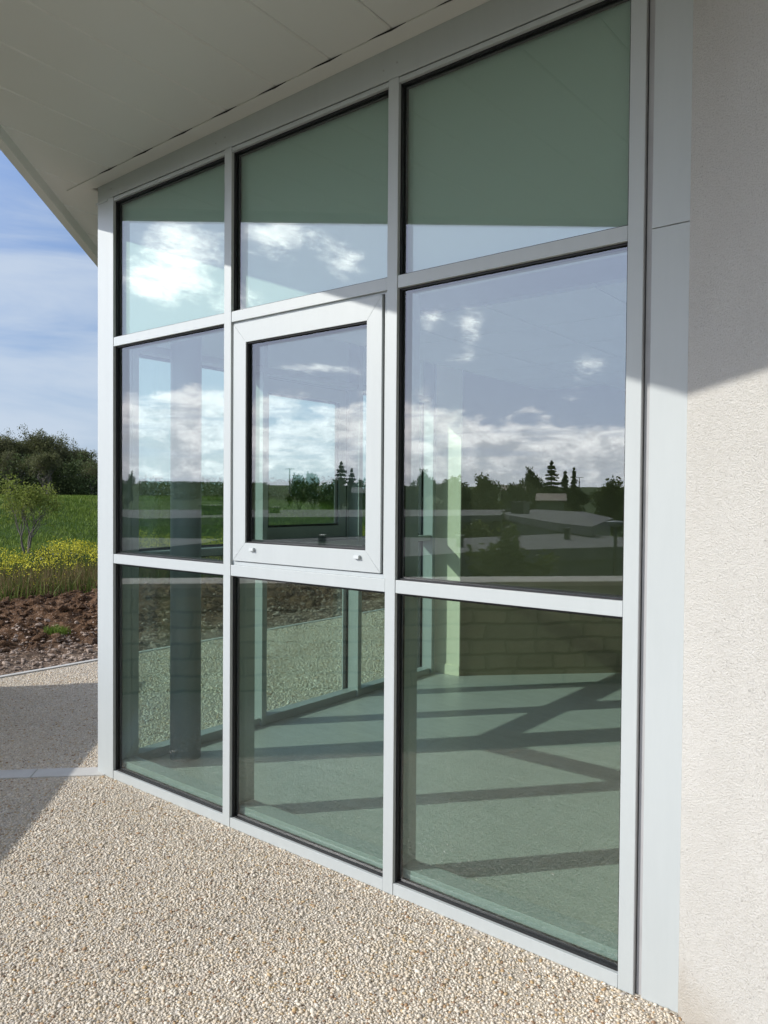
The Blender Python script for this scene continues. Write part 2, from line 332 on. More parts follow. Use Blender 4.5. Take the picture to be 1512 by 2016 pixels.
# ------------------------------------------------------------------ mesh helpers
class MB:
    def __init__(s): s.v = []; s.f = []
    def add(s, vs, fs):
        n = len(s.v); s.v.extend([tuple(map(float, q)) for q in vs]); s.f.extend([tuple(i+n for i in f) for f in fs]); return s
    def box(s, x0, x1, y0, y1, z0, z1, T=None):
        c = [(x0, y0, z0), (x1, y0, z0), (x1, y1, z0), (x0, y1, z0), (x0, y0, z1), (x1, y0, z1), (x1, y1, z1), (x0, y1, z1)]
        if T: c = [T(*q) for q in c]
        return s.add(c, [(0, 3, 2, 1), (4, 5, 6, 7), (0, 1, 5, 4), (1, 2, 6, 5), (2, 3, 7, 6), (3, 0, 4, 7)])
    def prism(s, poly, z0, z1):
        n = len(poly)
        f0 = (lambda i: z0(*poly[i])) if callable(z0) else (lambda i: z0)
        f1 = (lambda i: z1(*poly[i])) if callable(z1) else (lambda i: z1)
        vs = [(p[0], p[1], f0(i)) for i, p in enumerate(poly)]+[(p[0], p[1], f1(i)) for i, p in enumerate(poly)]
        return s.add(vs, [tuple(range(n-1, -1, -1)), tuple(range(n, 2*n))]+[(i, (i+1) % n, n+(i+1) % n, n+i) for i in range(n)])
    def tube(s, pts, rad, k=6, cap=True):
        pts = [np.array(p, float) for p in pts]; n = len(pts); vs = []
        for i, p in enumerate(pts):
            t = pts[min(i+1, n-1)]-pts[max(i-1, 0)]; t = t/(np.linalg.norm(t)+1e-9)
            a = np.cross(t, (0, 0, 1.0)) if abs(t[2]) < .95 else np.cross(t, (1.0, 0, 0)); a /= np.linalg.norm(a); b = np.cross(t, a)
            r = rad[i] if hasattr(rad, '__len__') else rad
            for j in range(k):
                q = 2*math.pi*j/k; vs.append(p+r*(math.cos(q)*a+math.sin(q)*b))
        fs = [(i*k+j, i*k+(j+1) % k, (i+1)*k+(j+1) % k, (i+1)*k+j) for i in range(n-1) for j in range(k)]
        if cap: fs += [tuple(range(k-1, -1, -1)), tuple(range((n-1)*k, n*k))]
        return s.add(vs, fs)
    def build(s, name, m, parent=None, bevel=0, smooth=False, loc=None):
        base = np.zeros(3)
        if parent is not None:
            q = parent
            while q is not None: base = base+np.array(q.location); q = q.parent
        if loc is not None: base = np.array(loc, float)
        me = bpy.data.meshes.new(name)
        V_ = np.array(s.v, float)-base
        me.from_pydata([tuple(q) for q in V_], [], s.f); me.update()
        mt_ = m if isinstance(m, (list, tuple)) else [m]
        for q in mt_: me.materials.append(q)
        if smooth: me.shade_smooth()
        o = bpy.data.objects.new(name, me); col.objects.link(o)
        if parent is not None: o.parent = parent
        if loc is not None: o.location = loc
        if bevel:
            b = o.modifiers.new('edge', 'BEVEL'); b.width = bevel; b.segments = 2; b.limit_method = 'ANGLE'; b.harden_normals = False
        return o
def bulk(name, verts, faces, m, parent=None, mats=None, mi=None):
    me = bpy.data.meshes.new(name); base = np.zeros(3)
    q = parent
    while q is not None: base = base+np.array(q.location); q = q.parent
    me.from_pydata((np.asarray(verts)-base).tolist(), [], np.asarray(faces).tolist()); me.update()
    for q in (mats or [m]): me.materials.append(q)
    if mi is not None: me.polygons.foreach_set('material_index', mi)
    o = bpy.data.objects.new(name, me); col.objects.link(o)
    if parent is not None: o.parent = parent
    return o
def tag(o, label=None, cat=None, group=None, kind=None):
    if label: o['label'] = label
    if cat: o['category'] = cat
    if group: o['group'] = group
    if kind: o['kind'] = kind
    return o
def empty(name, loc, label=None, cat=None, group=None):
    o = bpy.data.objects.new(name, None); col.objects.link(o); o.location = tuple(map(float, loc)); o.empty_display_size = .2
    return tag(o, label, cat, group)

# ------------------------------------------------------------------ the glazed facades
S1, T1B, T1T, T2B, T2T, TOP, HEAD = .048, 1.254, 1.307, 2.501, 2.552, 3.330, 3.350
CW = .0526
def facade(root, T, lefts, sash_bay, zfloor, first_cap=True):
    n = len(lefts)
    def bx(mb, u0, u1, v0, v1, z0, z1): mb.box(u0, u1, v0, v1, z0, z1, T)
    for i, u in enumerate(lefts):
        mb = MB(); bx(mb, u, u+CW, -.002, .016, 0, HEAD+.004)
        bx(mb, u+.004, u+CW-.004, .056, .166, zfloor, HEAD)                 # inner box profile
        mb.build('mullion', M['alu'], root, bevel=.0015)
        g = MB(); bx(g, u+.006, u+CW-.006, .016, .056, 0, HEAD); g.build('mullion_gasket', M['gasket'], root)
    for i in range(n-1):
        a, b = lefts[i]+CW+.0015, lefts[i+1]-.0015
        rows = [(S1, T1B), (T1T, T2B), (T2T, TOP)]
        for (z0, z1, nm) in ((0, S1, 'sill'), (T1B, T1T, 'transom'), (T2B, T2T, 'transom'), (TOP, HEAD, 'head_rail')):
            mb = MB(); bx(mb, a, b, 0, .016, z0, z1)
            zz0, zz1 = (max(z0, zfloor) if nm == 'sill' else z0+.003), z1-.003+(.05 if nm == 'sill' else 0)
            bx(mb, a-.004, b+.004, .0565, .150, zz0, zz1)
            mb.build(nm, M['alu'], root, bevel=.0012)
            g = MB(); bx(g, a, b, .016, .056, z0+.004 if z0 else 0, z1-.004 if nm != 'head_rail' else z1); g.build('transom_gasket', M['gasket'], root)
        for r, (z0, z1) in enumerate(rows):
            if i == sash_bay and r == 1: continue
            gp = MB(); bx(gp, a-.012, b+.012, .028, .052, z0-.010, z1+.010)
            pane = gp.build('glass_pane', M['glass'], root)
            if r == 2:
                bl = MB(); bx(bl, a-.008, b+.008, .0535, .0555, z0-.0, z1+.012); bl.build('blind', M['blind'], root)
            # gasket lip outside and spacer bar between the two sheets
            s_ = MB(); w = .007
            for (u0, u1, q0, q1) in ((a, a+w, z0, z1), (b-w, b, z0, z1), (a+w, b-w, z0, z0+w), (a+w, b-w, z1-w, z1)):
                bx(s_, u0, u1, .0165, .0275, q0, q1)
            s_.build('gasket', M['gasket'], pane)
            s_ = MB(); w = .013
            for (u0, u1, q0, q1) in ((a, a+w, z0, z1), (b-w, b, z0, z1), (a+w, b-w, z0, z0+w), (a+w, b-w, z1-w, z1)):
                bx(s_, u0, u1, .032, .048, q0, q1)
            s_.build('spacer_bar', M['spacer'], pane)
    # opening window
    i = sash_bay; a, b = lefts[i]+CW, lefts[i+1]
    w = bpy.data.objects.new('opening_window', None); col.objects.link(w); w.parent = root
    w.location = Vector(T((a+b)/2, .02, T1T))-Vector(root.location)
    o0, o1, z0, z1 = a+.012, b-.030, T1T+.022, T2B-.012
    i0, i1, y0, y1 = a+.102, b-.112, 1.420, 2.392
    fr_ = MB()
    # fixed frame behind, then the sash proud of it
    for (u0, u1, q0, q1) in ((a, a+.03, T1T, T2B), (b-.022, b, T1T, T2B), (a+.03, b-.022, T1T, T1T+.0185), (a+.03, b-.022, T2B-.009, T2B)):
        bx(fr_, u0, u1, .0135, .062, q0, q1)
    fr_.build('fixed_frame', M['alu'], w, bevel=.001)
    bk = MB()
    for (u0, u1, q0, q1) in ((a+.03, a+.034, T1T+.019, T2B-.009), (b-.029, b-.0225, T1T+.019, T2B-.009), (a+.034, b-.029, T1T+.019, T1T+.0215), (a+.034, b-.029, T2B-.0115, T2B-.009)):
        bx(bk, u0, u1, .02, .06, q0, q1)
    bk.build('seal', M['gasket'], w)
    sh = MB()
    def trap(c, v0, v1):     # a mitred member: four corners in (u, z), extruded in v
        vs = [T(p[0], v0, p[1]) for p in c]+[T(p[0], v1, p[1]) for p in c]
        sh.add(vs, [(0, 1, 2, 3), (7, 6, 5, 4), (0, 4, 5, 1), (1, 5, 6, 2), (2, 6, 7, 3), (3, 7, 4, 0)])
    e = .0004
    trap([(o0, z0), (o1, z0), (i1+e, y0), (i0-e, y0)], .004, .058)
    trap([(i0-e, y1), (i1+e, y1), (o1, z1), (o0, z1)], .004, .058)
    trap([(o0, z0+2*e), (i0, y0+e), (i0, y1-e), (o0, z1-2*e)], .004, .058)
    trap([(i1, y0+e), (o1, z0+2*e), (o1, z1-2*e), (i1, y1-e)], .004, .058)
    sh.build('sash', M['alu'], w, bevel=.0012)
    g = MB(); bx(g, i0-.01, i1+.01, .026, .050, y0-.01, y1+.01); g.build('pane', M['glass'], w)
    g = MB(); q = .016
    for (u0, u1, k0, k1) in ((i0, i0+q, y0, y1), (i1-q, i1, y0, y1), (i0+q, i1-q, y0, y0+q), (i0+q, i1-q, y1-q, y1)):
        bx(g, u0, u1, .030, .046, k0, k1)
    for (u0, u1, k0, k1) in ((i0, i0+.006, y0, y1), (i1-.006, i1, y0, y1), (i0+.006, i1-.006, y0, y0+.006), (i0+.006, i1-.006, y1-.006, y1)):
        bx(g, u0, u1, .012, .0255, k0, k1)
    g.build('spacer_bar', M['spacer'], w)
    for uc in (i0+.052, i1-.045):
        zc = 1.391; pr = [(-.018, .0042), (.018, .0042), (.018, -.011), (-.010, -.011)]
        d_ = MB(); vs = []
        for (zq, k) in ((zc-.007, 1), (zc+.008, .75)):
            for (du, dv) in pr: vs.append(T(uc+du, dv if dv > 0 else dv*k, zq))
        d_.add(vs, [(0, 1, 2, 3), (7, 6, 5, 4), (0, 4, 5, 1), (1, 5, 6, 2), (2, 6, 7, 3), (3, 7, 4, 0)])
        d_.build('drain_cover', M['alu'], w, bevel=.0008)

front = empty('glazed_facade', (0, 0, 0), 'front glazed wall of nine panes with an opening window in its middle', 'glazed wall')
T1f = lambda u, v, z: (u, v, z)
facade(front, T1f, [.0025, 1.0307, 2.0589, 3.0714], 1, .04)
side = empty('glazed_side_wall', (-.11, 0, 0), 'second glazed wall seen through the front panes, running back from the corner post', 'glazed wall')
T2f = lambda u, v, z: (-.11+v, u, z)
facade(side, T2f, [.120, 1.150, 2.180, 3.210], 1, .04)

# ------------------------------------------------------------------ the building shell
bld = empty('building', (3.3, 1, 0), 'pale modern building with stucco wall, grey metal cladding and wide overhanging soffit', 'building')
def zs(x, y): return 3.451+.018*x-.030*y
mb = MB(); mb.box(-.110, -.001, .001, .112, 0, HEAD-.003); mb.build('corner_cladding', M['alu'], bld, bevel=.0015)
mb = MB(); mb.box(-.045, .055, .1125, .1195, .04, HEAD); mb.box(-.045, .0, .0, .0, 0, 0) if False else None
mb.box(-.040, .062, .1195, .168, .04, HEAD) if False else None
mb.build('corner_infill', M['alu'], bld)
mb = MB(); mb.box(.0, .058, .058, .1115, .04, HEAD); mb.build('corner_post', M['alu'], bld)
# header band above the frames, with a small notch at the corner
mb = MB(); poly = [(.0, .0005), (3.27, .0005), (3.27, .03), (.0, .03)]
mb.prism(poly, HEAD+.006, lambda x, y: zs(x, y)-.001); mb.build('header_panel', M['alu'], bld, bevel=.001)
mb = MB(); mb.prism([(-.113, .004), (-.002, .004), (-.002, .11), (-.113, .11)], HEAD+.001, lambda x, y: zs(x, y)-.001)
mb.box(-.119, -.0005, -.006, .11, HEAD-.006, HEAD+.001)
mb.build('corner_header', M['alu'], bld)
mb = MB(); mb.prism([(-.112, .113), (-.082, .113), (-.082, 3.4), (-.112, 3.4)], HEAD+.006, lambda x, y: zs(x, y)-.001); mb.build('side_header', M['alu'], bld)
# screws in the header
for xx in (.96, 1.03, 2.03, 2.10, .03):
    mb = MB(); c = (xx, .0, HEAD+.055+(.01 if xx in (1.03, 2.10) else 0)); vs = [(c[0]+.004*math.cos(k*math.pi/4), -.001, c[2]+.004*math.sin(k*math.pi/4)) for k in range(8)]
    vs += [(q[0], .0006, q[2]) for q in vs]; mb.add(vs, [tuple(range(8)), ]+[(k, (k+1) % 8, 8+(k+1) % 8, 8+k) for k in range(8)])
    mb.build('screw', M['alu_dark'], bld)
# cladding panel right of the frames
XP0, XP1 = 3.150, 3.270
mb = MB(); mb.box(3.1255, 3.1292, .016, .03, 0, HEAD); mb.build('joint_seal', M['gasket'], bld)
mb = MB(); mb.box(3.1292, XP0+.004, .014, .03, 0, HEAD+.003); mb.box(3.1235, 3.1255, .0, .03, 0, HEAD+.003); mb.build('joint_strip', M['alu_dark'], bld)
mb = MB(); mb.box(XP0, XP1, .0015, .028, 0, 2.522); mb.box(XP0, XP1, .0015, .028, 2.5245, HEAD+.003); mb.build('cladding_panel', M['alu'], bld, bevel=.001)
# stucco wall, turned forty-five degrees
s2 = math.sqrt(.5)
a_ = np.array([XP1, .0]); dr = np.array([s2, -s2]); nr = np.array([s2, s2])
L = 6.0
p0, p1 = a_, a_+dr*L; p2, p3 = p1+nr*.35, a_+np.array([0, .2])
mb = MB(); mb.prism([tuple(p0), tuple(p1), tuple(p2), tuple(p3+np.array([.2, .15])), tuple(p3)], 0, lambda x, y: zs(x, y)-.002); mb.build('stucco_wall', M['stucco'], bld)
# soffit boards
def edge_x(y): return -.573-.954*y
def edge_z(y): return 3.372-.0600*y
mb = MB(); gap = MB()
xw = .33; x0 = 1.81-xw*34
for side_ in (0,):
    k = 0; x = -12.0+((1.81+12.0) % xw)-xw
    while x < 9:
        xa, xb = x+.0, x+xw
        if xb > -9.0:
            pl = []
            # clip board to outside-of-edge: y > (-.573-x)/.954 + margin
            m_ = .055
            ya, yb = (-.573-xa)/.954+m_, (-.573-xb)/.954+m_
            if xb < -1.44: x += xw; continue
            ytop = -.088 if xb > -.15 else .90+(xa+1.48)*.97
            for (pa, pb, yea, yeb, yt) in ((xa+.0015, xb-.0015, ya, yb, ytop),):
                if yea < -7.5: yea = -7.5
                if yeb < -7.5: yeb = -7.5
                if yea >= yt and yeb >= yt: continue
                yea2, yeb2 = min(yea, yt-.001), min(yeb, yt-.001)
                q = [(pa, yea2), (pb, yeb2), (pb, yt), (pa, yt)]
                g_ = .006
                vs = [(X, Y, zs(X, Y)+.006) for X, Y in q]
                qi = [(pa+g_, yea2), (pb-g_, yeb2), (pb-g_, yt), (pa+g_, yt)]
                vs += [(X, Y, zs(X, Y)) for X, Y in qi]
                vs += [(X, Y, zs(X, Y)+.03) for X, Y in q]
                mb.add(vs, [(7, 6, 5, 4), (0, 1, 5, 4), (1, 2, 6, 5), (2, 3, 7, 6), (3, 0, 4, 7), (0, 3, 11, 8), (1, 9, 10, 2), (0, 8, 9, 1), (2, 10, 11, 3), (8, 11, 10, 9)])
            if xb > .1 and xb < 3.3:      # black slivers put in for the shade where boards sag from the trim
                for sgn, ln in ((-1, .17), (1, .07)):
                    zt = zs(xb, -.09)-.0055; gap = MB()
                    gap.add([(xb, -.0885, zt+.006), (xb+sgn*ln, -.0885, zt+.006), (xb, -.0885-.0045, zt+.003), (xb, -.0875, zt-.002), (xb+sgn*ln, -.0875, zt+.005), (xb, -.0925, zt+.0015)],
                            [(0, 1, 2), (3, 5, 4), (0, 3, 4, 1), (1, 4, 5, 2), (2, 5, 3, 0)]); gap.build('soffit_gap_shade', M['spacer'], bld)
        x += xw
soffit = mb.build('soffit', M['soffit'], bld)
# trim strip along the front glazing
mb = MB()
mb.prism([(-.30, -.0865), (9, -.0865), (9, .0), (-.12, .0)], lambda x, y: zs(x, y)-.005, lambda x, y: zs(x, y)+.03)
mb.build('soffit_trim', M['soffit'], bld, bevel=.002)
# fascia and roof deck
YC = .95
e0, e1 = (edge_x(-7.5), -7.5), (edge_x(YC), YC)
nrm = np.array([.954, 1.0]); nrm = nrm/np.linalg.norm(nrm)          # towards the building
mb = MB()
vs = []
for (ex, ey) in (e0, e1):
    ez = edge_z(ey)
    for (off, dz) in ((0, 0), (.052, 0), (.052, .09), (.06, .09), (.06, .26), (-.004, .26), (-.004, .02), (0, .02)):
        vs.append((ex+nrm[0]*off, ey+nrm[1]*off, ez+dz))
n = 8
mb.add(vs, [tuple(range(n)), tuple(range(2*n-1, n-1, -1))]+[(i, n+i, n+(i+1) % n, (i+1) % n) for i in range(n)])
mb.build('fascia', M['soffit'], bld)
mb = MB(); mb.prism([(e0[0]+.05, e0[1]), (9, -7.5), (9, 9), (-.42, 9), (-.42, 2.0), (e1[0]+.05, YC)], lambda x, y: zs(x, y)+.034, lambda x, y: zs(x, y)+.20); mb.build('roof_deck', M['roofing'], bld)
# interior
mb = MB(); mb.prism([(-.05, .17), (3.3, .17), (3.3, 6.6), (-.05, 3.30)], 3.335, 3.40); mb.build('ceiling', M['ceiling'], bld)
mb = MB()
for i_ in range(5):          # suspended tiles further in
    for j_ in range(9):
        X0, Y0 = .75+i_*.6, .95+j_*.6
        if Y0+.6 > 3.3+(X0+.0)*.98: continue
        if X0 > 3.1: continue
        mb.box(X0+.004, min(X0+.596, 3.13), Y0+.004, Y0+.596, 2.64, 2.66)
mb.build('suspended_ceiling', M['ceiling'], bld)
mb = MB(); mb.box(.06, 3.10, .150, .171, TOP+.0, 3.42); mb.build('ceiling_upstand', M['ceiling'], bld)
mb = MB(); mb.box(-.045, .285, 3.322, 3.43, .04, 3.335); mb.build('pilaster', M['wall_cream'], bld)
mb = MB(); mb.box(-.043, .290, 3.310, 3.3215, .04, .13); mb.build('skirting_board', M['wall_cream'], bld, bevel=.002)
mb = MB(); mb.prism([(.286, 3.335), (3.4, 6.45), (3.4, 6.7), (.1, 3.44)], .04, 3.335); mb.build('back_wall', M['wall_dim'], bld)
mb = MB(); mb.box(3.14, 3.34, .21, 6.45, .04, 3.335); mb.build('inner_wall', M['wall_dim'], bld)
mb = MB(); ang = 28
c = (.165, .425)
mb.add([(c[0]+.092*math.cos(2*math.pi*k/ang), c[1]+.092*math.sin(2*math.pi*k/ang), z) for z in (.04, 3.335) for k in range(ang)],
       [(k, (k+1) % ang, ang+(k+1) % ang, ang+k) for k in range(ang)])
mb.build('interior_column', M['column'], bld, smooth=True)
mb = MB(); mb.prism([(-.05, .055), (3.3, .055), (3.3, 6.6), (-.05, 3.4)], -.1, .04); fl = mb.build('floor', M['floor']); tag(fl, kind='structure')

# ------------------------------------------------------------------ paving, kerb and terrain
mb = MB(); mb.add([(-2.9, .32, 0), (-2.9, -0.0, 0), (-2.63, .02, 0), (3.72, -6.36, 0), (14, -6.36, 0), (14, 9, 0), (-2.9, 9, 0)], [(0, 1, 2, 3, 4, 5, 6)]); 
pv = mb.build('pavement', M['pebble']); tag(pv, kind='structure')
mb = MB()
a0 = np.array([-.075, .045]); dd = np.array([-s2, -s2]); nn = np.array([s2, -s2])*.068
k = 0.0; rk = random.Random(3)
while k < 1.95:
    ln = .42; q0, q1 = a0+dd*(k+.002), a0+dd*(min(k+ln, 1.95)-.002)
    j = lambda: nn*(1+rk.uniform(-.06, .06))
    mb.prism([tuple(q0-j()), tuple(q1-j()), tuple(q1+j()), tuple(q0+j())], -.02, .006); k += ln
kb = mb.build('kerb', M['kerb'], bevel=.002); tag(kb, kind='structure')
mb = MB(); mb.box(-2.955, -2.90, .3, 9, -.06, .012); eb = mb.build('pavement_edging', M['kerb']); tag(eb, kind='structure')

# raised stones of the exposed aggregate, where one can make them out singly
def pebbles():
    g = np.random.RandomState(2)
    sp = .0108
    gx, gy = np.meshgrid(np.arange(-2.88, 4.6, sp), np.arange(-3.5, 3.2, sp*.9))
    gx = gx+(np.arange(gx.shape[0]) % 2)[:, None]*sp*.5
    P = np.stack([gx.ravel(), gy.ravel()], 1); P = P+g.uniform(-.0045, .0045, P.shape)
    d_ = np.concatenate([P, np.zeros((len(P), 1))], 1)-CAM
    dep = d_@Fv; ux = 756+FPX*(d_@R2)/dep; uy = 1008-FPX*(d_@U2)/dep
    keep = (dep > .5) & (ux > -15) & (ux < 1530) & (uy < 2040) & ((dep < 5.6) | ((ux < 215) & (P[:, 0] < -.1)))
    keep |= (P[:, 1] < 0) & (P[:, 0] > -.5+.0*P[:, 1]) & (P[:, 0]+P[:, 1] > -.9)
    keep &= ~((P[:, 1] > -.004) & (P[:, 0] > -.118))
    keep &= ~((P[:, 0]+P[:, 1] > 3.262))
    kd = (P[:, 0]+.075)*(-s2)+(P[:, 1]-.045)*(-s2); ko = (P[:, 0]+.075)*s2-(P[:, 1]-.045)*s2
    keep &= ~((kd > -.05) & (kd < 1.97) & (abs(ko) < .073))
    patch = .5+.5*np.sin(P[:, 0]*3.1+1.7*np.sin(P[:, 1]*2.3))*np.sin(P[:, 1]*4.1+1.3*np.sin(P[:, 0]*5.0))
    keep &= g.uniform(0, 1, len(P)) > .04+.30*patch**2
    P = P[keep]; n1 = len(P)
    gx, gy = np.meshgrid(np.arange(-2.88, -.14, .019), np.arange(.1, 8.2, .017)); Q = np.stack([gx.ravel(), gy.ravel()], 1); Q = Q+g.uniform(-.008, .008, Q.shape)
    dq = np.concatenate([Q, np.zeros((len(Q), 1))], 1)-CAM; dpq = dq@Fv; uq = 756+FPX*(dq@R2)/dpq
    Q = Q[(uq > 225) & (abs((Q[:, 0]+.075)*s2-(Q[:, 1]-.045)*s2) > .08)]
    P = np.vstack([P, Q]); n = len(P)
    r = np.clip(.0047*np.exp(g.normal(0, .27, n)), .0028, .011); r[n1:] *= 1.75
    sc_ = np.stack([r*g.uniform(1.0, 1.55, n), r*g.uniform(.75, 1.05, n), r*g.uniform(.38, .68, n)], 1)
    a = g.uniform(0, 6.283, n); ca, sa = np.cos(a), np.sin(a)
    q = ico_v[None]*(1+g.uniform(-.16, .16, (n, 12, 1)))*sc_[:, None]
    tl = g.uniform(-.35, .35, n)
    qz = q[:, :, 2]+q[:, :, 0]*tl[:, None]
    qx = q[:, :, 0]*ca[:, None]-q[:, :, 1]*sa[:, None]; qy = q[:, :, 0]*sa[:, None]+q[:, :, 1]*ca[:, None]
    vs = np.stack([qx+P[:, 0, None], qy+P[:, 1, None], qz+(sc_[:, 2]*g.uniform(-.1, .45, n))[:, None]], 2).reshape(-1, 3)
    fs = (ico_f[None]+12*np.arange(n)[:, None, None]).reshape(-1, 3)
    me = bpy.data.meshes.new('pebbles'); me.vertices.add(len(vs)); me.vertices.foreach_set('co', vs.ravel().astype(np.float32))
    me.loops.add(fs.size); me.loops.foreach_set('vertex_index', fs.ravel().astype(np.int32))
    me.polygons.add(len(fs)); me.polygons.foreach_set('loop_start', np.arange(0, fs.size, 3, dtype=np.int32)); me.polygons.foreach_set('loop_total', np.full(len(fs), 3, dtype=np.int32))
    me.update(calc_edges=True); me.validate(); me.shade_smooth(); me.materials.append(M['pebble_stone'])
    o = bpy.data.objects.new('pebbles', me); col.objects.link(o); tag(o, 'cream and tan pebbles standing proud of the washed concrete paving', kind='stuff')
    print('pebbles', n)

def sst(t): t = np.clip(t, 0, 1); return t*t*(3-2*t)
def hterr(x, y):
    w = -(x+y)-3.5
    fall = sst(w/3.2)*sst((-y+.2)/3.0)
    h = -.07-2.15*fall
    # raised grass bank to the west
    wb = sst((-x-19)/17)*(1-sst((-y-2)/10))
    h = h+1.52*wb
    dist = np.hypot(x-4, y+2.5)
    a = np.degrees(np.arctan2(-(x-4), y+2.5))            # from +y towards -x
    back = sst((a-84)/14)
    ridge = 7.4*sst((dist-70)/190)*back + (-1.0)*0
    h = h+ridge + 2.2*sst((dist-60)/300)*(1-back)*(x < 0)*0
    return h
na, nr_ = 300, 120
rr = 2.2*np.power(2600/2.2, np.linspace(0, 1, nr_)); aa = np.linspace(0, 2*np.pi, na, endpoint=False)
AA, RR = np.meshgrid(aa, rr); X = 4.0-RR*np.sin(AA)*1.0; Y = -2.5+RR*np.cos(AA)
Hh = hterr(X, Y)
rs = np.random.RandomState(1)
Hh = Hh+np.where((RR > 14), 1, 0)*(.10*np.sin(X*.9+np.sin(Y*.7)*1.3)*np.cos(Y*.8)+.05*np.sin(X*2.3+Y*1.7))*np.clip(RR/30, 0, 1)
vts = np.stack([X.ravel(), Y.ravel(), Hh.ravel()], 1)
fcs = []
for i in range(nr_-1):
    for j in range(na): fcs.append((i*na+j, i*na+(j+1) % na, (i+1)*na+(j+1) % na, (i+1)*na+j))
vts = np.vstack([vts, [[4, -2.5, -.07]]]); c_i = len(vts)-1
gobj = bpy.data.meshes.new('ground'); gobj.from_pydata(vts.tolist(), [], fcs+[(c_i, (j+1) % na, j) for j in range(na)]); gobj.update(); gobj.shade_smooth()
gobj.materials.append(M['meadow']); go = bpy.data.objects.new('ground', gobj); col.objects.link(go); tag(go, kind='structure')

# turned soil between paving and meadow
nx, ny = 120, 330
xs_ = np.linspace(-8.2, -2.957, nx); ys_ = np.linspace(.3, 14.5, ny)
XX, YY = np.meshgrid(xs_, ys_); ZZ = np.zeros_like(XX)
for i in range(ny):
    for j in range(nx):
        v = Vector((XX[i, j]*1.0, YY[i, j], 0))
        e_ = min(1, (-2.957-XX[i, j])/1.3)
        q = noise.fractal(v*2.3, .9, 2.2, 5)*.10+abs(noise.noise(v*7))*.07+noise.noise(v*19)*.025
        ZZ[i, j] = -.02+.12*e_+q*(.12+.88*e_)
vts = np.stack([XX.ravel(), YY.ravel(), ZZ.ravel()], 1)
fcs = [(i*nx+j, i*nx+j+1, (i+1)*nx+j+1, (i+1)*nx+j) for i in range(ny-1) for j in range(nx-1)]
so = bulk('soil', vts, fcs, M['soil']); tag(so, kind='structure')
def soil_z(x, y):
    j = int(np.clip((x+8.2)/(8.2-2.957)*(nx-1), 0, nx-1)); i = int(np.clip((y-.3)/14.2*(ny-1), 0, ny-1)); return ZZ[i, j]

rng = np.random.RandomState(7)
# loose rubble on the soil
ico_v = []; phi = (1+5**.5)/2
for a in (-1, 1):
    for b in (-phi, phi): ico_v += [(0, a, b), (a, b, 0), (b, 0, a)]
ico_v = np.array(ico_v)/1.9
import itertools
def hull_faces(v):
    fs = []
    n = len(v)
    for a, b, c in itertools.combinations(range(n), 3):
        nrm_ = np.cross(v[b]-v[a], v[c]-v[a]); dd_ = (v-v[a])@nrm_
        if (dd_ <= 1e-6).all(): fs.append((a, b, c))
        elif (dd_ >= -1e-6).all(): fs.append((a, c, b))
    return np.array(fs)
ico_f = hull_faces(ico_v)
pebbles()
def scatter_lumps(name, pts, sizes, m, kind, label, cat=None, flat=.65):
    vs, fs = [], []
    for k, (p, s) in enumerate(zip(pts, sizes)):
        q = ico_v*(1+rng.uniform(-.3, .3, (12, 1)))*np.array([rng.uniform(.7, 1.4), rng.uniform(.7, 1.4), flat])
        a = rng.uniform(0, 6.28); Rm = np.array([[math.cos(a), -math.sin(a), 0], [math.sin(a), math.cos(a), 0], [0, 0, 1]])
        vs.append(q@Rm.T*s+p); fs.append(ico_f+12*k)
    o = bulk(name, np.vstack(vs), np.vstack(fs), m); tag(o, label, cat, kind=kind); return o
pts, sz = [], []
for k in range(8000):
    x = -2.99-abs(rng.normal(0, .8)); y = rng.uniform(.4, 13)
    if x < -7.5: continue
    s = min(.035, .006+rng.exponential(.007)); pts.append((x, y, soil_z(x, y)+s*.1)); sz.append(s)
scatter_lumps('rubble', pts, sz, M['rock'], 'stuff', 'pale limestone rubble strewn along the edge of the paving')
pts, sz = [], []
for k in range(6500):
    x = rng.uniform(-8.0, -3.6); y = rng.uniform(.4, 13)
    s = min(.09, .012+rng.exponential(.015)); pts.append((x, y, soil_z(x, y)+s*.1)); sz.append(s)
scatter_lumps('clods', pts, sz, M['soil'], 'stuff', 'dark brown clods of freshly turned earth', flat=.8)

# ------------------------------------------------------------------ plants
def blades(n, xr, yr, hr, wr, zf, lean=.35, seed=0, clump=None):
    g = np.random.RandomState(seed)
    x = g.uniform(xr[0], xr[1], n); y = g.uniform(yr[0], yr[1], n)
    if clump: x = x+g.normal(0, clump, n); y = y+g.normal(0, clump, n)
    z = zf(x, y); h = g.uniform(hr[0], hr[1], n); w = g.uniform(wr[0], wr[1], n); a = g.uniform(0, 6.283, n); le = g.uniform(0, lean, n)*h; la = g.uniform(0, 6.283, n)
    dx, dy = np.cos(a)*w/2, np.sin(a)*w/2; lx, ly = np.cos(la)*le, np.sin(la)*le
    b0 = np.stack([x-dx, y-dy, z-.01], 1); b1 = np.stack([x+dx, y+dy, z-.01], 1)
    m0 = np.stack([x+lx*.4-dx*.7, y+ly*.4-dy*.7, z+h*.6], 1); m1 = np.stack([x+lx*.4+dx*.7, y+ly*.4+dy*.7, z+h*.6], 1)
    tp = np.stack([x+lx, y+ly, z+h], 1)
    vs = np.stack([b0, b1, m1, m0, tp], 1).reshape(-1, 3); i = np.arange(n)*5
    fs = [tuple(q) for q in np.stack([i, i+1, i+2, i+3], 1).tolist()]+[tuple(q) for q in np.stack([i+3, i+2, i+4], 1).tolist()]
    return vs, fs, tp
def mesh_obj(name, vs, fs, m):
    me = bpy.data.meshes.new(name); me.from_pydata(np.asarray(vs).tolist(), [], fs); me.update(); me.materials.append(m)
    o = bpy.data.objects.new(name, me); col.objects.link(o); return o
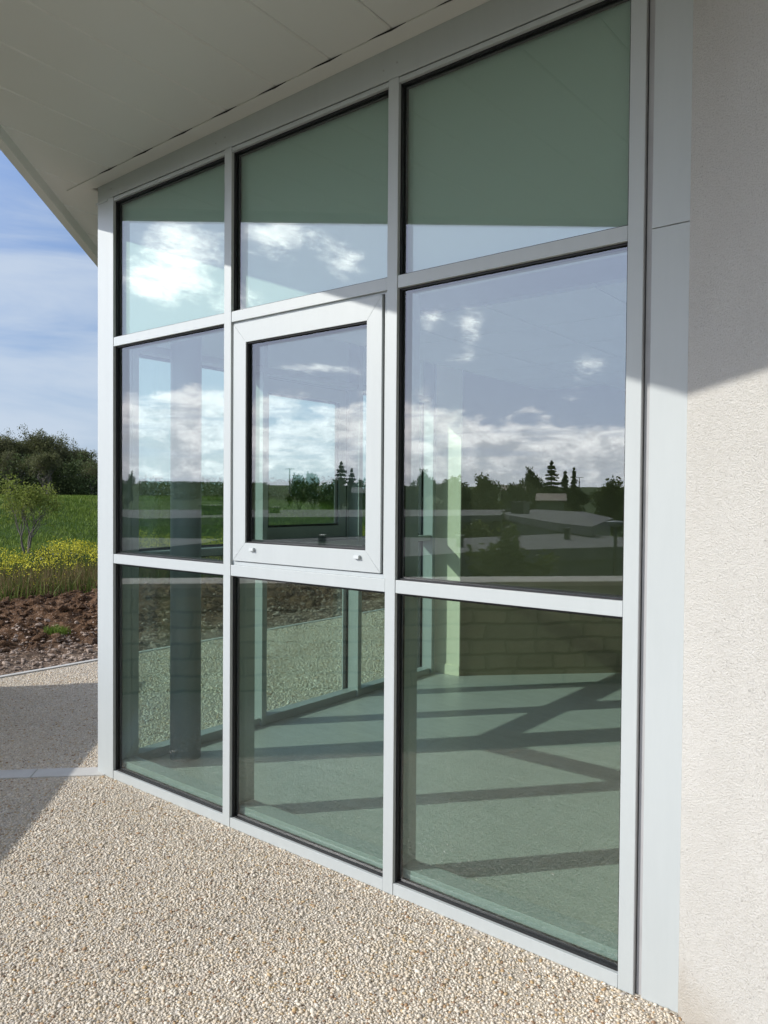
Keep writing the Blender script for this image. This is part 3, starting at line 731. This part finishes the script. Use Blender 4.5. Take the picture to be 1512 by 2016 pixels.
zf = lambda x, y: hterr(x, y)
# weed strip: dry stems, green leaves, yellow heads
YR = (1.0, 15.5)
vs, fs, tp = blades(22000, (-9.6, -7.3), YR, (.22, .54), (.006, .014), zf, .25, 3)
o = mesh_obj('dry_weeds', vs, fs, M['dry']); tag(o, 'tall brown dry weed stems below the yellow flowers', kind='stuff')
vs, fs, tp = blades(24000, (-11.0, -6.9), YR, (.12, .50), (.012, .03), zf, .5, 4)
o = mesh_obj('green_weeds', vs, fs, M['weed']); tag(o, 'green weed leaves growing along the far side of the turned soil', kind='stuff')
def petals(tops, n_per, spread, size, g, zspread):
    n = len(tops)*n_per; c = np.repeat(tops, n_per, 0)+np.stack([g.normal(0, spread, n), g.normal(0, spread, n), g.uniform(-zspread, .02, n)], 1)
    s = g.uniform(size*.6, size*1.3, n)[:, None]
    u = g.normal(0, 1, (n, 3)); u /= np.linalg.norm(u, axis=1)[:, None]; w = np.cross(u, g.normal(0, 1, (n, 3))); w /= np.linalg.norm(w, axis=1)[:, None]
    vs = np.stack([c-u*s, c+w*s, c+u*s, c-w*s], 1).reshape(-1, 3); i = np.arange(n)*4
    return vs, np.stack([i, i+1, i+2, i+3], 1).tolist()
g = np.random.RandomState(12)
nst = 2600
xx = np.where(g.uniform(0, 1, nst) < .85, g.uniform(-11.4, -8.9, nst), g.uniform(-8.9, -7.6, nst)); yy = g.uniform(YR[0], YR[1], nst); hh_ = (.34+.36*sst((-xx-7.6)/2.2))*g.uniform(.8, 1.12, nst)
hh_ = hh_*(1+.10*np.sin(yy*1.9)+.08*np.sin(yy*4.3+xx))*(.74+.34*sst((yy-4.3)/1.3))
tops = np.stack([xx, yy, hterr(xx, yy)+hh_], 1)
sv, sf = [], []
stm = MB()
for q in tops: stm.tube([(q[0]+g.normal(0, .04), q[1]+g.normal(0, .04), hterr(q[0], q[1])-.02), (q[0], q[1], q[2])], [.004, .002], 3, False)
o = stm.build('flower_stems', M['weed']); tag(o, 'thin green stems carrying the yellow flower heads', kind='stuff')
vs, fs = petals(tops, 9, .038, .0125, g, .14)
o = mesh_obj('yellow_flowers', vs, fs, M['yellow']); tag(o, 'band of bright yellow wild mustard flowers beyond the soil', kind='stuff')
# meadow grass on the flat and the bank
vsA, fsA, _ = blades(26000, (-19, -8.6), (0, 21), (.10, .26), (.014, .035), zf, .6, 21)
vsB, fsB, _ = blades(70000, (-42, -18), (3, 36), (.06, .20), (.02, .045), zf, .9, 22)
fsB = [tuple(i+len(vsA) for i in f) for f in fsB]
o = mesh_obj('meadow_grass', np.vstack([vsA, vsB]), fsA+fsB, M['blade']); tag(o, 'lush green grass covering the meadow and the bank behind it', kind='stuff')
# a tuft on the soil
pt = ground_pt = D(112, 1228, 8.6)
vs, fs, _ = blades(220, (pt[0]-.16, pt[0]+.16), (pt[1]-.10, pt[1]+.10), (.03, .09), (.006, .012), lambda x, y: x*0+soil_z(pt[0], pt[1])+.02, .8, 31)
o = mesh_obj('grass_tuft', vs, fs, M['blade']); tag(o, 'small bright green grass tuft growing alone on the brown soil', 'grass tuft')
# a low bush with cream flowers
def leaf_cloud(n, cs, rs_, size, g, wt=None):
    k = g.randint(0, len(cs), n) if wt is None else g.choice(len(cs), n, p=wt/wt.sum()); cs = np.array(cs); rs_ = np.array(rs_)
    u = g.normal(0, 1, (n, 3)); u /= np.linalg.norm(u, axis=1)[:, None]; rad = g.uniform(.35, 1, n)**.5
    c = cs[k]+u*rs_[k]*rad[:, None]
    s = g.uniform(size*.6, size*1.4, n)[:, None]
    a = g.normal(0, 1, (n, 3)); a /= np.linalg.norm(a, axis=1)[:, None]; w = np.cross(a, g.normal(0, 1, (n, 3))); w /= np.linalg.norm(w, axis=1)[:, None]
    vs = np.stack([c-a*s, c+w*s*.55, c+a*s, c-w*s*.55], 1).reshape(-1, 3); i = np.arange(n)*4
    return vs, np.stack([i, i+1, i+2, i+3], 1)

def tree(name, base, height, width, m_leaf, label, cat, group=None, seed=0, leaves=2500, leaf=.09, levels=4, trunk=.05, bare=0.0, stems=1, cluster=.12, m_bark=None, sparse_low=.25, up=.55):
    """branching tree: tapered limbs that fork, leaves in small clusters round the outer twigs"""
    g = np.random.RandomState(seed); base = np.array(base, float)
    root = empty(name, base, label, cat, group)
    mb = MB(); tips = []
    def grow(p, d, L, r, lev):
        n = 3; pts = [p]; q = p.copy(); dd_ = d.copy()
        for i in range(n):
            dd_ = dd_+g.normal(0, .12+.05*lev, 3); dd_[2] += .05; dd_ /= np.linalg.norm(dd_); q = q+dd_*L/n; pts.append(q.copy())
        r1 = r*.62
        mb.tube(pts, [r, r*.87, r*.75, r1], 5 if lev > 1 else 7, lev >= levels)
        if lev >= levels-1: tips.extend(pts[1:])
        if lev >= levels: return
        for k in range((2 if lev > 2 else g.randint(2, 4)) if lev else g.randint(3, 5)):
            a = g.uniform(0, 6.283); out_ = np.array([math.cos(a), math.sin(a), 0])*width/height*1.9
            nd = dd_*up+out_*g.uniform(.35, 1)+np.array([0, 0, g.uniform(.15, .6)]); nd /= np.linalg.norm(nd)
            st = pts[-1] if k < 2 else pts[g.randint(2, 4)]
            grow(st.copy(), nd, L*g.uniform(.62, .85), r1*g.uniform(.6, .85), lev+1)
    L0 = height*(.30 if levels < 6 else .20)
    for s_ in range(stems):
        a = 6.283*s_/stems+g.uniform(0, 1); d0 = np.array([math.cos(a)*.35*(stems > 1), math.sin(a)*.35*(stems > 1), 1.0]); d0 /= np.linalg.norm(d0)
        grow(base+np.array([0, 0, -.05]), d0, L0*(1 if stems == 1 else .8), trunk, 0)
    V_ = np.array(mb.v); top = V_[:, 2].max()-base[2]; wid = max(np.ptp(V_[:, 0]), np.ptp(V_[:, 1]))
    sc_ = np.array([width/wid, width/wid, height/top])
    V_ = base+(V_-base)*sc_; mb.v = [tuple(q) for q in V_]
    mb.build('trunk', m_bark or M['bark'], root)
    tips = base+(np.array(tips)-base)*sc_
    if leaves:
        keep = g.uniform(0, 1, len(tips)) > bare*g.uniform(.5, 1.5, len(tips)); tips = tips[keep] if keep.sum() > 5 else tips
        wts = np.clip((tips[:, 2]-base[2])/height, .03, 1)**sparse_low*g.uniform(.3, 1.6, len(tips))
        vs, fs = leaf_cloud(leaves, tips, np.full((len(tips), 3), cluster*height*.5), leaf, g, wts)
        bulk('crown', vs, fs, m_leaf, root)
    return root
def copy_tree(src, loc, s, rz, label=None):
    r = src.copy(); col.objects.link(r); r.location = tuple(map(float, loc)); r.scale = s; r.rotation_euler = (0, 0, rz)
    if label: r['label'] = label
    for ch in src.children:
        c = ch.copy(); col.objects.link(c); c.parent = r
    return r
def gz(p): p = np.array(p, float); p[2] = hterr(p[0], p[1]); return p

# the small tree in the meadow
pb = gz(D(54, 1100, 21.0))
tree('young_tree', pb, 2.25, 1.7, M['leaf_young'], 'small young tree with a forked pale trunk and thin spring leaves in the meadow', 'tree', seed=11, leaves=3300, leaf=.032, levels=6, trunk=.028, stems=3, cluster=.17, sparse_low=.45, up=.85)
# bush with cream flowers
pb = gz(D(128, 1085, 17.5)); root = empty('flowering_bush', pb, 'low dark bush speckled with small cream flowers left of the corner post', 'bush')
g = np.random.RandomState(5)
cs = [pb+np.array([g.uniform(-.55, .55), g.uniform(-.5, .5), g.uniform(.08, .30)]) for _ in range(14)]
vs, fs = leaf_cloud(2600, cs, np.full((14, 3), .24), .03, g); bulk('foliage', vs, fs, M['leaf_dark'], root)
vs, fs = leaf_cloud(110, cs, np.full((14, 3), .30), .022, g); bulk('blossoms', vs, fs, M['white_petal'], root)
# the wood on top of the bank
protos = []
specs = [('wood_tree', 6.6, 4.6, 5200, .0, 101), ('wood_tree', 6.2, 4.4, 2600, .35, 102), ('wood_tree', 5.6, 4.8, 4200, .1, 103)]
wood = [  # px, top px, depth, kind, label
    (8, 852, 52, 0, 'leafy greyish tree at the left edge of the wood'),
    (74, 846, 53, 0, 'tallest round-topped tree in the wood above the young tree'),
    (112, 858, 56, 1, 'half-bare tree with a spiky outline in the wood'),
    (160, 885, 54, 2, 'lower leafy tree in the wood beside the grey corner post'),
    (40, 870, 58, 2, 'tree filling the gap left of the tallest one in the wood'),
    (205, 900, 55, 0, 'wood tree just hidden by the grey corner post'),
    (25, 890, 50, 1, 'thin twiggy tree between the left edge and the tallest wood tree'), (95, 893, 49, 2, 'lower bushy tree in front of the tallest wood tree'),
    (135, 880, 58, 0, 'round tree behind the half-bare one in the wood'), (182, 905, 50, 1, 'small thin tree beside the corner post at the edge of the wood'),
    (-45, 860, 54, 1, 'bare-twigged tree beyond the left edge of the view'),
    ]
made = {}
for i, (px, ty, dep, kd, lb) in enumerate(wood):
    p = gz(D(px, 980, dep)); top = CAM[2]+(979-ty)/FPX*dep; h = top-p[2]
    nm, hh0, ww0, lv, br_, sd_ = specs[kd]
    if kd not in made:
        made[kd] = (tree(nm, p, h, h*.85, M['leaf_olive'], lb, 'tree', 'trees of the wood on the bank', seed=sd_, leaves=int(lv*2.3), leaf=.046, levels=6, trunk=.13, bare=br_, stems=3, cluster=.12, up=.8, sparse_low=.55, m_bark=M['twig']), h)
    else:
        src, h0 = made[kd]; f_ = h/h0
        copy_tree(src, p, (f_*(1.1 if i % 2 else .95), f_, f_), 1.7*i, lb)
# undergrowth at the foot of the wood
cs, rr_ = [], []
g = np.random.RandomState(9)
for k in range(260):
    px = g.uniform(-60, 200) if k < 130 else g.uniform(190, 1000); dep = g.uniform(49, 60); p = gz(D(px, 980, dep))
    hgt = g.uniform(1.2, 3.0) if px < 190 else max(.8, g.uniform(2.3, 2.9)-p[2])
    cs.append((p[0], p[1], p[2]+hgt*.5)); rr_.append((1.2, 1.2, hgt*.62))
vs, fs = leaf_cloud(80000, cs, rr_, .075, g)
o = bulk('undergrowth', vs, fs, M['leaf_dark']); tag(o, 'dark tangled undergrowth at the foot of the wood', kind='stuff')

# ------------------------------------------------------------------ what the panes mirror: low wall, roofs, trees, hill
wl = empty('stone_wall', (-2.87, .22, 0), 'low rubble stone wall with pale coping, mirrored across the lower panes', 'wall')
def along(s, o): return (-2.87+s2*s-s2*o, .22-s2*s-s2*o)      # o: outwards, away from the building
mb = MB(); mb.prism([along(.02, .03), along(9.2, .03), along(9.2, .42), along(.02, .42)], -2.4, .80); mb.build('masonry', M['masonry'], wl)
mb = MB(); mb.prism([along(.0, .012), along(9.25, .012), along(9.25, .44), along(0, .44)], .80, .872); mb.build('concrete_band', M['concrete'], wl)
mb = MB(); s = 0.0
while s < 9.2:
    mb.prism([along(s+.003, 0), along(s+.997, 0), along(s+.997, .45), along(s+.003, .45)], .873, .913); s += 1.0
mb.build('coping', M['coping'], wl, bevel=.004)

def flat_house(poly_px, zroof, label, vents=(), wallz=-2.3, group=None):
    pts = [Vz(px, py, zroof) for px, py in poly_px]; c = np.mean(pts, axis=0)
    r = empty('flat_roofed_house', (c[0], c[1], wallz), label, 'house', group)
    P2 = [(p[0], p[1]) for p in pts]
    ar = sum(P2[i][0]*P2[(i+1) % len(P2)][1]-P2[(i+1) % len(P2)][0]*P2[i][1] for i in range(len(P2)))
    if ar < 0: P2 = P2[::-1]
    C2 = np.mean(np.array(P2), axis=0); IN = [tuple(C2+(np.array(q)-C2)*.96) for q in P2]
    mb = MB(); mb.prism(P2, zroof-.22, zroof); rf = mb.build('roof', M['roofing'], r)
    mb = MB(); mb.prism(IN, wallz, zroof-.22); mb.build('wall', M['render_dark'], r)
    for (px, py, sx_, sz_) in vents:
        q = Vz(px, py, zroof); mb = MB(); mb.box(q[0]-sx_/2, q[0]+sx_/2, q[1]-sx_/2, q[1]+sx_/2, zroof, zroof+sz_)
        mb.box(q[0]-sx_*.6, q[0]+sx_*.6, q[1]-sx_*.6, q[1]+sx_*.6, zroof+sz_, zroof+sz_*1.15); mb.build('roof_vent', M['dark_metal'], rf)
    return r
flat_house([(150, 1057), (436, 1061), (404, 1069), (236, 1085), (120, 1096)], .75, 'near grey flat-roofed house mirrored in the leftmost middle pane', group='flat-roofed houses below the wall')
flat_house([(520, 1063), (717, 1056), (900, 1060), (1145, 1049), (1290, 1066), (1260, 1075), (950, 1085), (903, 1089), (792, 1096), (500, 1112)], .75,
           'near grey flat-roofed house mirrored behind the leafy tree', [(905, 1076, .10, .18), (1116, 1062, .10, .22), (634, 1079, .10, .2)], group='flat-roofed houses below the wall')
flat_house([(150, 1003.5), (1000, 1003.5), (985, 1014), (790, 1017), (440, 1018.5), (275, 1021), (200, 1013)], 1.0,
           'long far flat-roofed house mirrored below the green field', [(417, 1013, .5, .28), (540, 1010, .3, .2), (1000, 1008, .2, .1)], group='flat-roofed houses below the wall')
flat_house([(985, 1006), (1060, 1003), (1150, 1008), (1207, 1020), (1165, 1037), (1100, 1030), (1000, 1014)], 1.0,
           'far flat roof with a projecting corner mirrored below the conifers', [(1024, 1011, .55, .42)], group='flat-roofed houses below the wall')
flat_house([(1080, 1098), (1300, 1092), (1300, 1140), (1223, 1124)], -.6, 'low flat roof close behind the wall mirrored at the right', group='flat-roofed houses below the wall')

def conifer(px, by, ty, dep, wpx, label, seed):
    b = V(px, by, dep); b[2] = hterr(b[0], b[1]); top = CAM[2]+(979-ty)/FPX*dep; h = top-b[2]; wd = wpx/FPX*dep
    r = empty('cedar_tree', b, label, 'tree', 'dark conifers on the skyline'); g = np.random.RandomState(seed)
    mb = MB(); mb.tube([b, b+np.array([0, 0, h*.5]), b+np.array([0, 0, h*.98])], [.22, .12, .02], 6)
    vs, fs, n0 = [], [], 0
    nl = 22
    for k in range(nl):
        f = k/(nl-1); zz = b[2]+h*(.28+.71*f)+g.uniform(-.12, .12); rad = wd*.95*(1-f)**.85*g.uniform(.45, 1.2)+.08
        for a in np.linspace(0, 6.283, 7, endpoint=False)+g.uniform(0, .8, 7):
            ra = rad*g.uniform(.4, 1.15); tip = np.array([b[0]+math.cos(a)*ra, b[1]+math.sin(a)*ra, zz-.14*ra+g.uniform(-.1, .1)])
            mb.tube([(b[0], b[1], zz), tip], [.04, .01], 3, False)
            for q in np.linspace(.25, 1, 5):
                v_, f_ = leaf_cloud(9, [np.array([b[0], b[1], zz])*(1-q)+tip*q], [(ra*.16+.05, ra*.16+.05, .09)], .11, g); vs.append(v_); fs.append(f_+n0); n0 += len(v_)
    mb.build('trunk', M['twig'], r); bulk('crown', np.vstack(vs), np.vstack(fs), M['leaf_dark'], r); return r
conifer(1085, 1000, 906, 95, 36, 'tallest layered cedar on the mirrored skyline in the right panes', 1)
conifer(1112, 1000, 926, 97, 20, 'smaller middle cedar between its two neighbours', 2)
conifer(1129, 1000, 921, 99, 17, 'slender cedar right of the other two', 3)
conifer(671, 1000, 911, 110, 34, 'open-branched cedar mirrored in the opening window', 4)
conifer(692, 1000, 926, 112, 24, 'short broad cedar mirrored at the right of the opening window', 5)

made2 = {}
def refl_tree(px, ty, dep, wpx, kind, label, grp='trees on the mirrored skyline'):
    b = V(px, 1000, dep); b[2] = hterr(b[0], b[1]); ty = ty+(979-ty)*.12; wpx = wpx*1.35; top = CAM[2]+(979-ty)/FPX*dep; h = top-b[2]; wd = wpx/FPX*dep
    if kind not in made2:
        m_, lv, cl, st, lf = {'round': ('leaf_dark', 6000, .20, 1, .16), 'bushy': ('leaf_mid', 5200, .20, 2, .15), 'near': ('leaf_mid', 5200, .13, 1, .05)}[kind]
        o = tree('broadleaf_tree', b, h, wd, M[m_], label, 'tree', grp, seed=hash(kind) % 97 if False else {'round': 41, 'bushy': 42, 'near': 43}[kind], leaves=lv, leaf=lf, levels=4, trunk=.16 if kind != 'near' else .045, stems=st, cluster=cl, m_bark=M['twig'])
        made2[kind] = (o, h, wd); return o
    src, h0, w0 = made2[kind]
    return copy_tree(src, b, (wd/w0, wd/w0, h/h0), px*.7, label)
for q in [(880, 938, 85, 90, 'round', 'broad dark tree mirrored behind the pale interior pillar'), (820, 928, 80, 60, 'round', 'dark tree at the left of the big right pane reflection'),
          (922, 946, 78, 60, 'round', 'lumpy dark tree left of the stone house'), (965, 934, 92, 58, 'bushy', 'thin-topped tree beside the stone house'),
          (1036, 921, 88, 56, 'round', 'round-crowned tree left of the cedars'), (1085, 958, 90, 60, 'round', 'dark shrubby tree at the foot of the cedars'), (1135, 962, 92, 50, 'round', 'low dark tree right of the cedar feet'),
          (1190, 944, 55, 70, 'bushy', 'wide bushy tree mirrored at the right edge'), (1235, 938, 52, 50, 'bushy', 'bushy tree just past the right frame'),
          (700, 947, 75, 60, 'round', 'dark tree mass mirrored at the right of the opening window'), (745, 944, 76, 60, 'round', 'dark tree behind the second mullion'),
          (590, 934, 120, 34, 'bushy', 'left tree of the clump beside the power pole'), (617, 931, 122, 34, 'bushy', 'right tree of the clump beside the power pole'), (650, 946, 100, 50, 'bushy', 'low tree between the clump and the open cedar'),
          (228, 934, 80, 50, 'round', 'dark tree mass at the left edge of the mirrored field'), (252, 932, 100, 16, 'round', 'small dark tree on the left of the mirrored skyline')]:
    refl_tree(*q)
# near tree below the wall
b = V(985, 1100, 9.4); b[2] = -2.2; top = CAM[2]-(1046-979)/FPX*9.4
tree('broadleaf_tree', b, top-b[2], 1.0, M['leaf_mid'], 'leafy young tree mirrored in front of the near grey roof', 'tree', seed=77, leaves=6500, leaf=.035, levels=4, trunk=.035, cluster=.075)
b = V(930, 1050, 22); b[2] = -2.2
tree('broadleaf_tree', b, CAM[2]-(1030-979)/FPX*22-b[2], 1.1, M['leaf_mid'], 'small tree mirrored between the near and far flat roofs', 'tree', seed=78, leaves=2500, leaf=.05, levels=4, trunk=.05, cluster=.1)

def gable(px0, px1, wy, ey, ry, dep, roofm, label, deep=6):
    a, b = V(px0, 985, dep), V(px1, 985, dep); a[2] = b[2] = 0
    d_ = (b-a); Ln = np.linalg.norm(d_[:2]); d_ /= Ln; n_ = V((px0+px1)/2, 985, dep+1)-V((px0+px1)/2, 985, dep); n_[2] = 0; n_ /= np.linalg.norm(n_)
    z0, ze, zr = -2.3, CAM[2]+(979-ey)/FPX*dep, CAM[2]+(979-ry)/FPX*dep
    r = empty('house', (a[0], a[1], z0), label, 'house')
    q = [a, b, b+n_*deep, a+n_*deep]; mb = MB(); vs = [(p[0], p[1], z0) for p in q]+[(p[0], p[1], ze) for p in q]
    m0, m1 = a+n_*deep/2, b+n_*deep/2; vs += [(m0[0], m0[1], zr-.1), (m1[0], m1[1], zr-.1)]
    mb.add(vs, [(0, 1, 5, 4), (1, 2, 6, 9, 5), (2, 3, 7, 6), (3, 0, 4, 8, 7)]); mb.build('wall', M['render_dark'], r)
    mb = MB(); o = .3
    for s_, f0 in ((1, 0), (-1, deep)):
        e0_, e1_ = a+n_*(f0-s_*o)-d_*o, b+n_*(f0-s_*o)+d_*o; r0, r1 = m0-d_*o, m1+d_*o
        vs = [(e0_[0], e0_[1], ze-.05), (e1_[0], e1_[1], ze-.05), (r1[0], r1[1], zr), (r0[0], r0[1], zr)]; vs += [(v_[0], v_[1], v_[2]+.1) for v_ in vs]
        mb.add(vs, [(0, 1, 2, 3), (7, 6, 5, 4), (0, 4, 5, 1), (1, 5, 6, 2), (2, 6, 7, 3), (3, 7, 4, 0)])
    mb.build('roof', roofm, r)
    for k in (.3, .7):
        p = a+d_*Ln*k-n_*.03; mb = MB(); w_ = .5
        vs = [(p[0]-d_[0]*w_-n_[0]*t_, p[1]-d_[1]*w_-n_[1]*t_, zz) for t_ in (0, .04) for zz in (z0+1.0, z0+2.1)]+[(p[0]+d_[0]*w_-n_[0]*t_, p[1]+d_[1]*w_-n_[1]*t_, zz) for t_ in (0, .04) for zz in (z0+1.0, z0+2.1)]
        mb.add(vs, [(0, 1, 5, 4), (2, 6, 7, 3), (0, 2, 3, 1), (4, 5, 7, 6), (0, 4, 6, 2), (1, 3, 7, 5)]); mb.build('window', M['gasket'], r)
gable(985, 1066, 1000, 965, 955, 100, M['roof_tile'], 'low house with faded tile roof mirrored left of the cedars', 8)
gable(1060, 1110, 1000, 985, 972, 75, M['roof_tile'], 'small brown roofed house mirrored under the cedars', 7)
gable(699, 740, 1000, 973, 963, 60, M['roof_white'], 'small shed with pale shining roof mirrored in the opening window', 4)
# hedge and field wall
r = empty('hedge', gz(V(1005, 1000, 50)), 'long clipped dark hedge mirrored in front of the tiled house', 'hedge'); g = np.random.RandomState(4)
cs = [np.array(V(px, 1000, 50))*[1, 1, 0]+[0, 0, hterr(*V(px, 1000, 50)[:2])+1.0] for px in np.linspace(945, 1068, 26)]
vs, fs = leaf_cloud(7000, cs, np.full((26, 3), [.5, .5, 1.25]), .10, g); bulk('foliage', vs, fs, M['leaf_dark'], r)
# street lamp
b = V(1211, 1060, 14); b[2] = -2.2; zt = CAM[2]-(1036-979)/FPX*14
r = empty('street_lamp', b, 'grey street lamp with a flat lantern mirrored at the right edge', 'street lamp')
mb = MB(); mb.tube([b, (b[0], b[1], zt)], [.05, .03], 10); mb.build('post', M['dark_metal'], r)
mb = MB(); mb.tube([(b[0], b[1], zt), (b[0], b[1], zt+.05), (b[0], b[1], zt+.10), (b[0], b[1], zt+.12)], [.04, .16, .17, .05], 12); mb.build('lantern', M['column'], r)
# power pole with cross arm and wires
for k, (px, ty, dep, lb) in enumerate(((570, 925, 140, 'thin power pole with a cross arm mirrored in the opening window'), (1140, 938, 170, 'distant power pole right of the cedars'))):
    b = gz(V(px, 985, dep)); zt = CAM[2]+(979-ty)/FPX*dep
    r = empty('power_pole', b, lb, 'power pole'); mb = MB(); mb.tube([b, (b[0], b[1], zt)], [.14, .09], 6); mb.build('pole', M['wood_pole'], r)
    mb = MB(); mb.tube([(b[0]-.8, b[1]+.4, zt-.1), (b[0]+.8, b[1]-.4, zt-.1)], .06, 4); mb.build('cross_arm', M['wood_pole'], r)
# vineyard rows on the mirrored hill
vs, fs, n0 = [], [], 0; g = np.random.RandomState(15); cs = []
for k in range(12):
    for px in np.linspace(280, 520, 30):
        p = gz(V(px, 960, 150+k*14)); cs.append((p[0], p[1], p[2]+.5))
vs, fs = leaf_cloud(9000, cs, np.full((len(cs), 3), [1.5, 1.5, .5]), .22, g)
o = bulk('vines', vs, fs, M['leaf_mid']); tag(o, 'rows of vines on the mirrored green hill', kind='stuff')
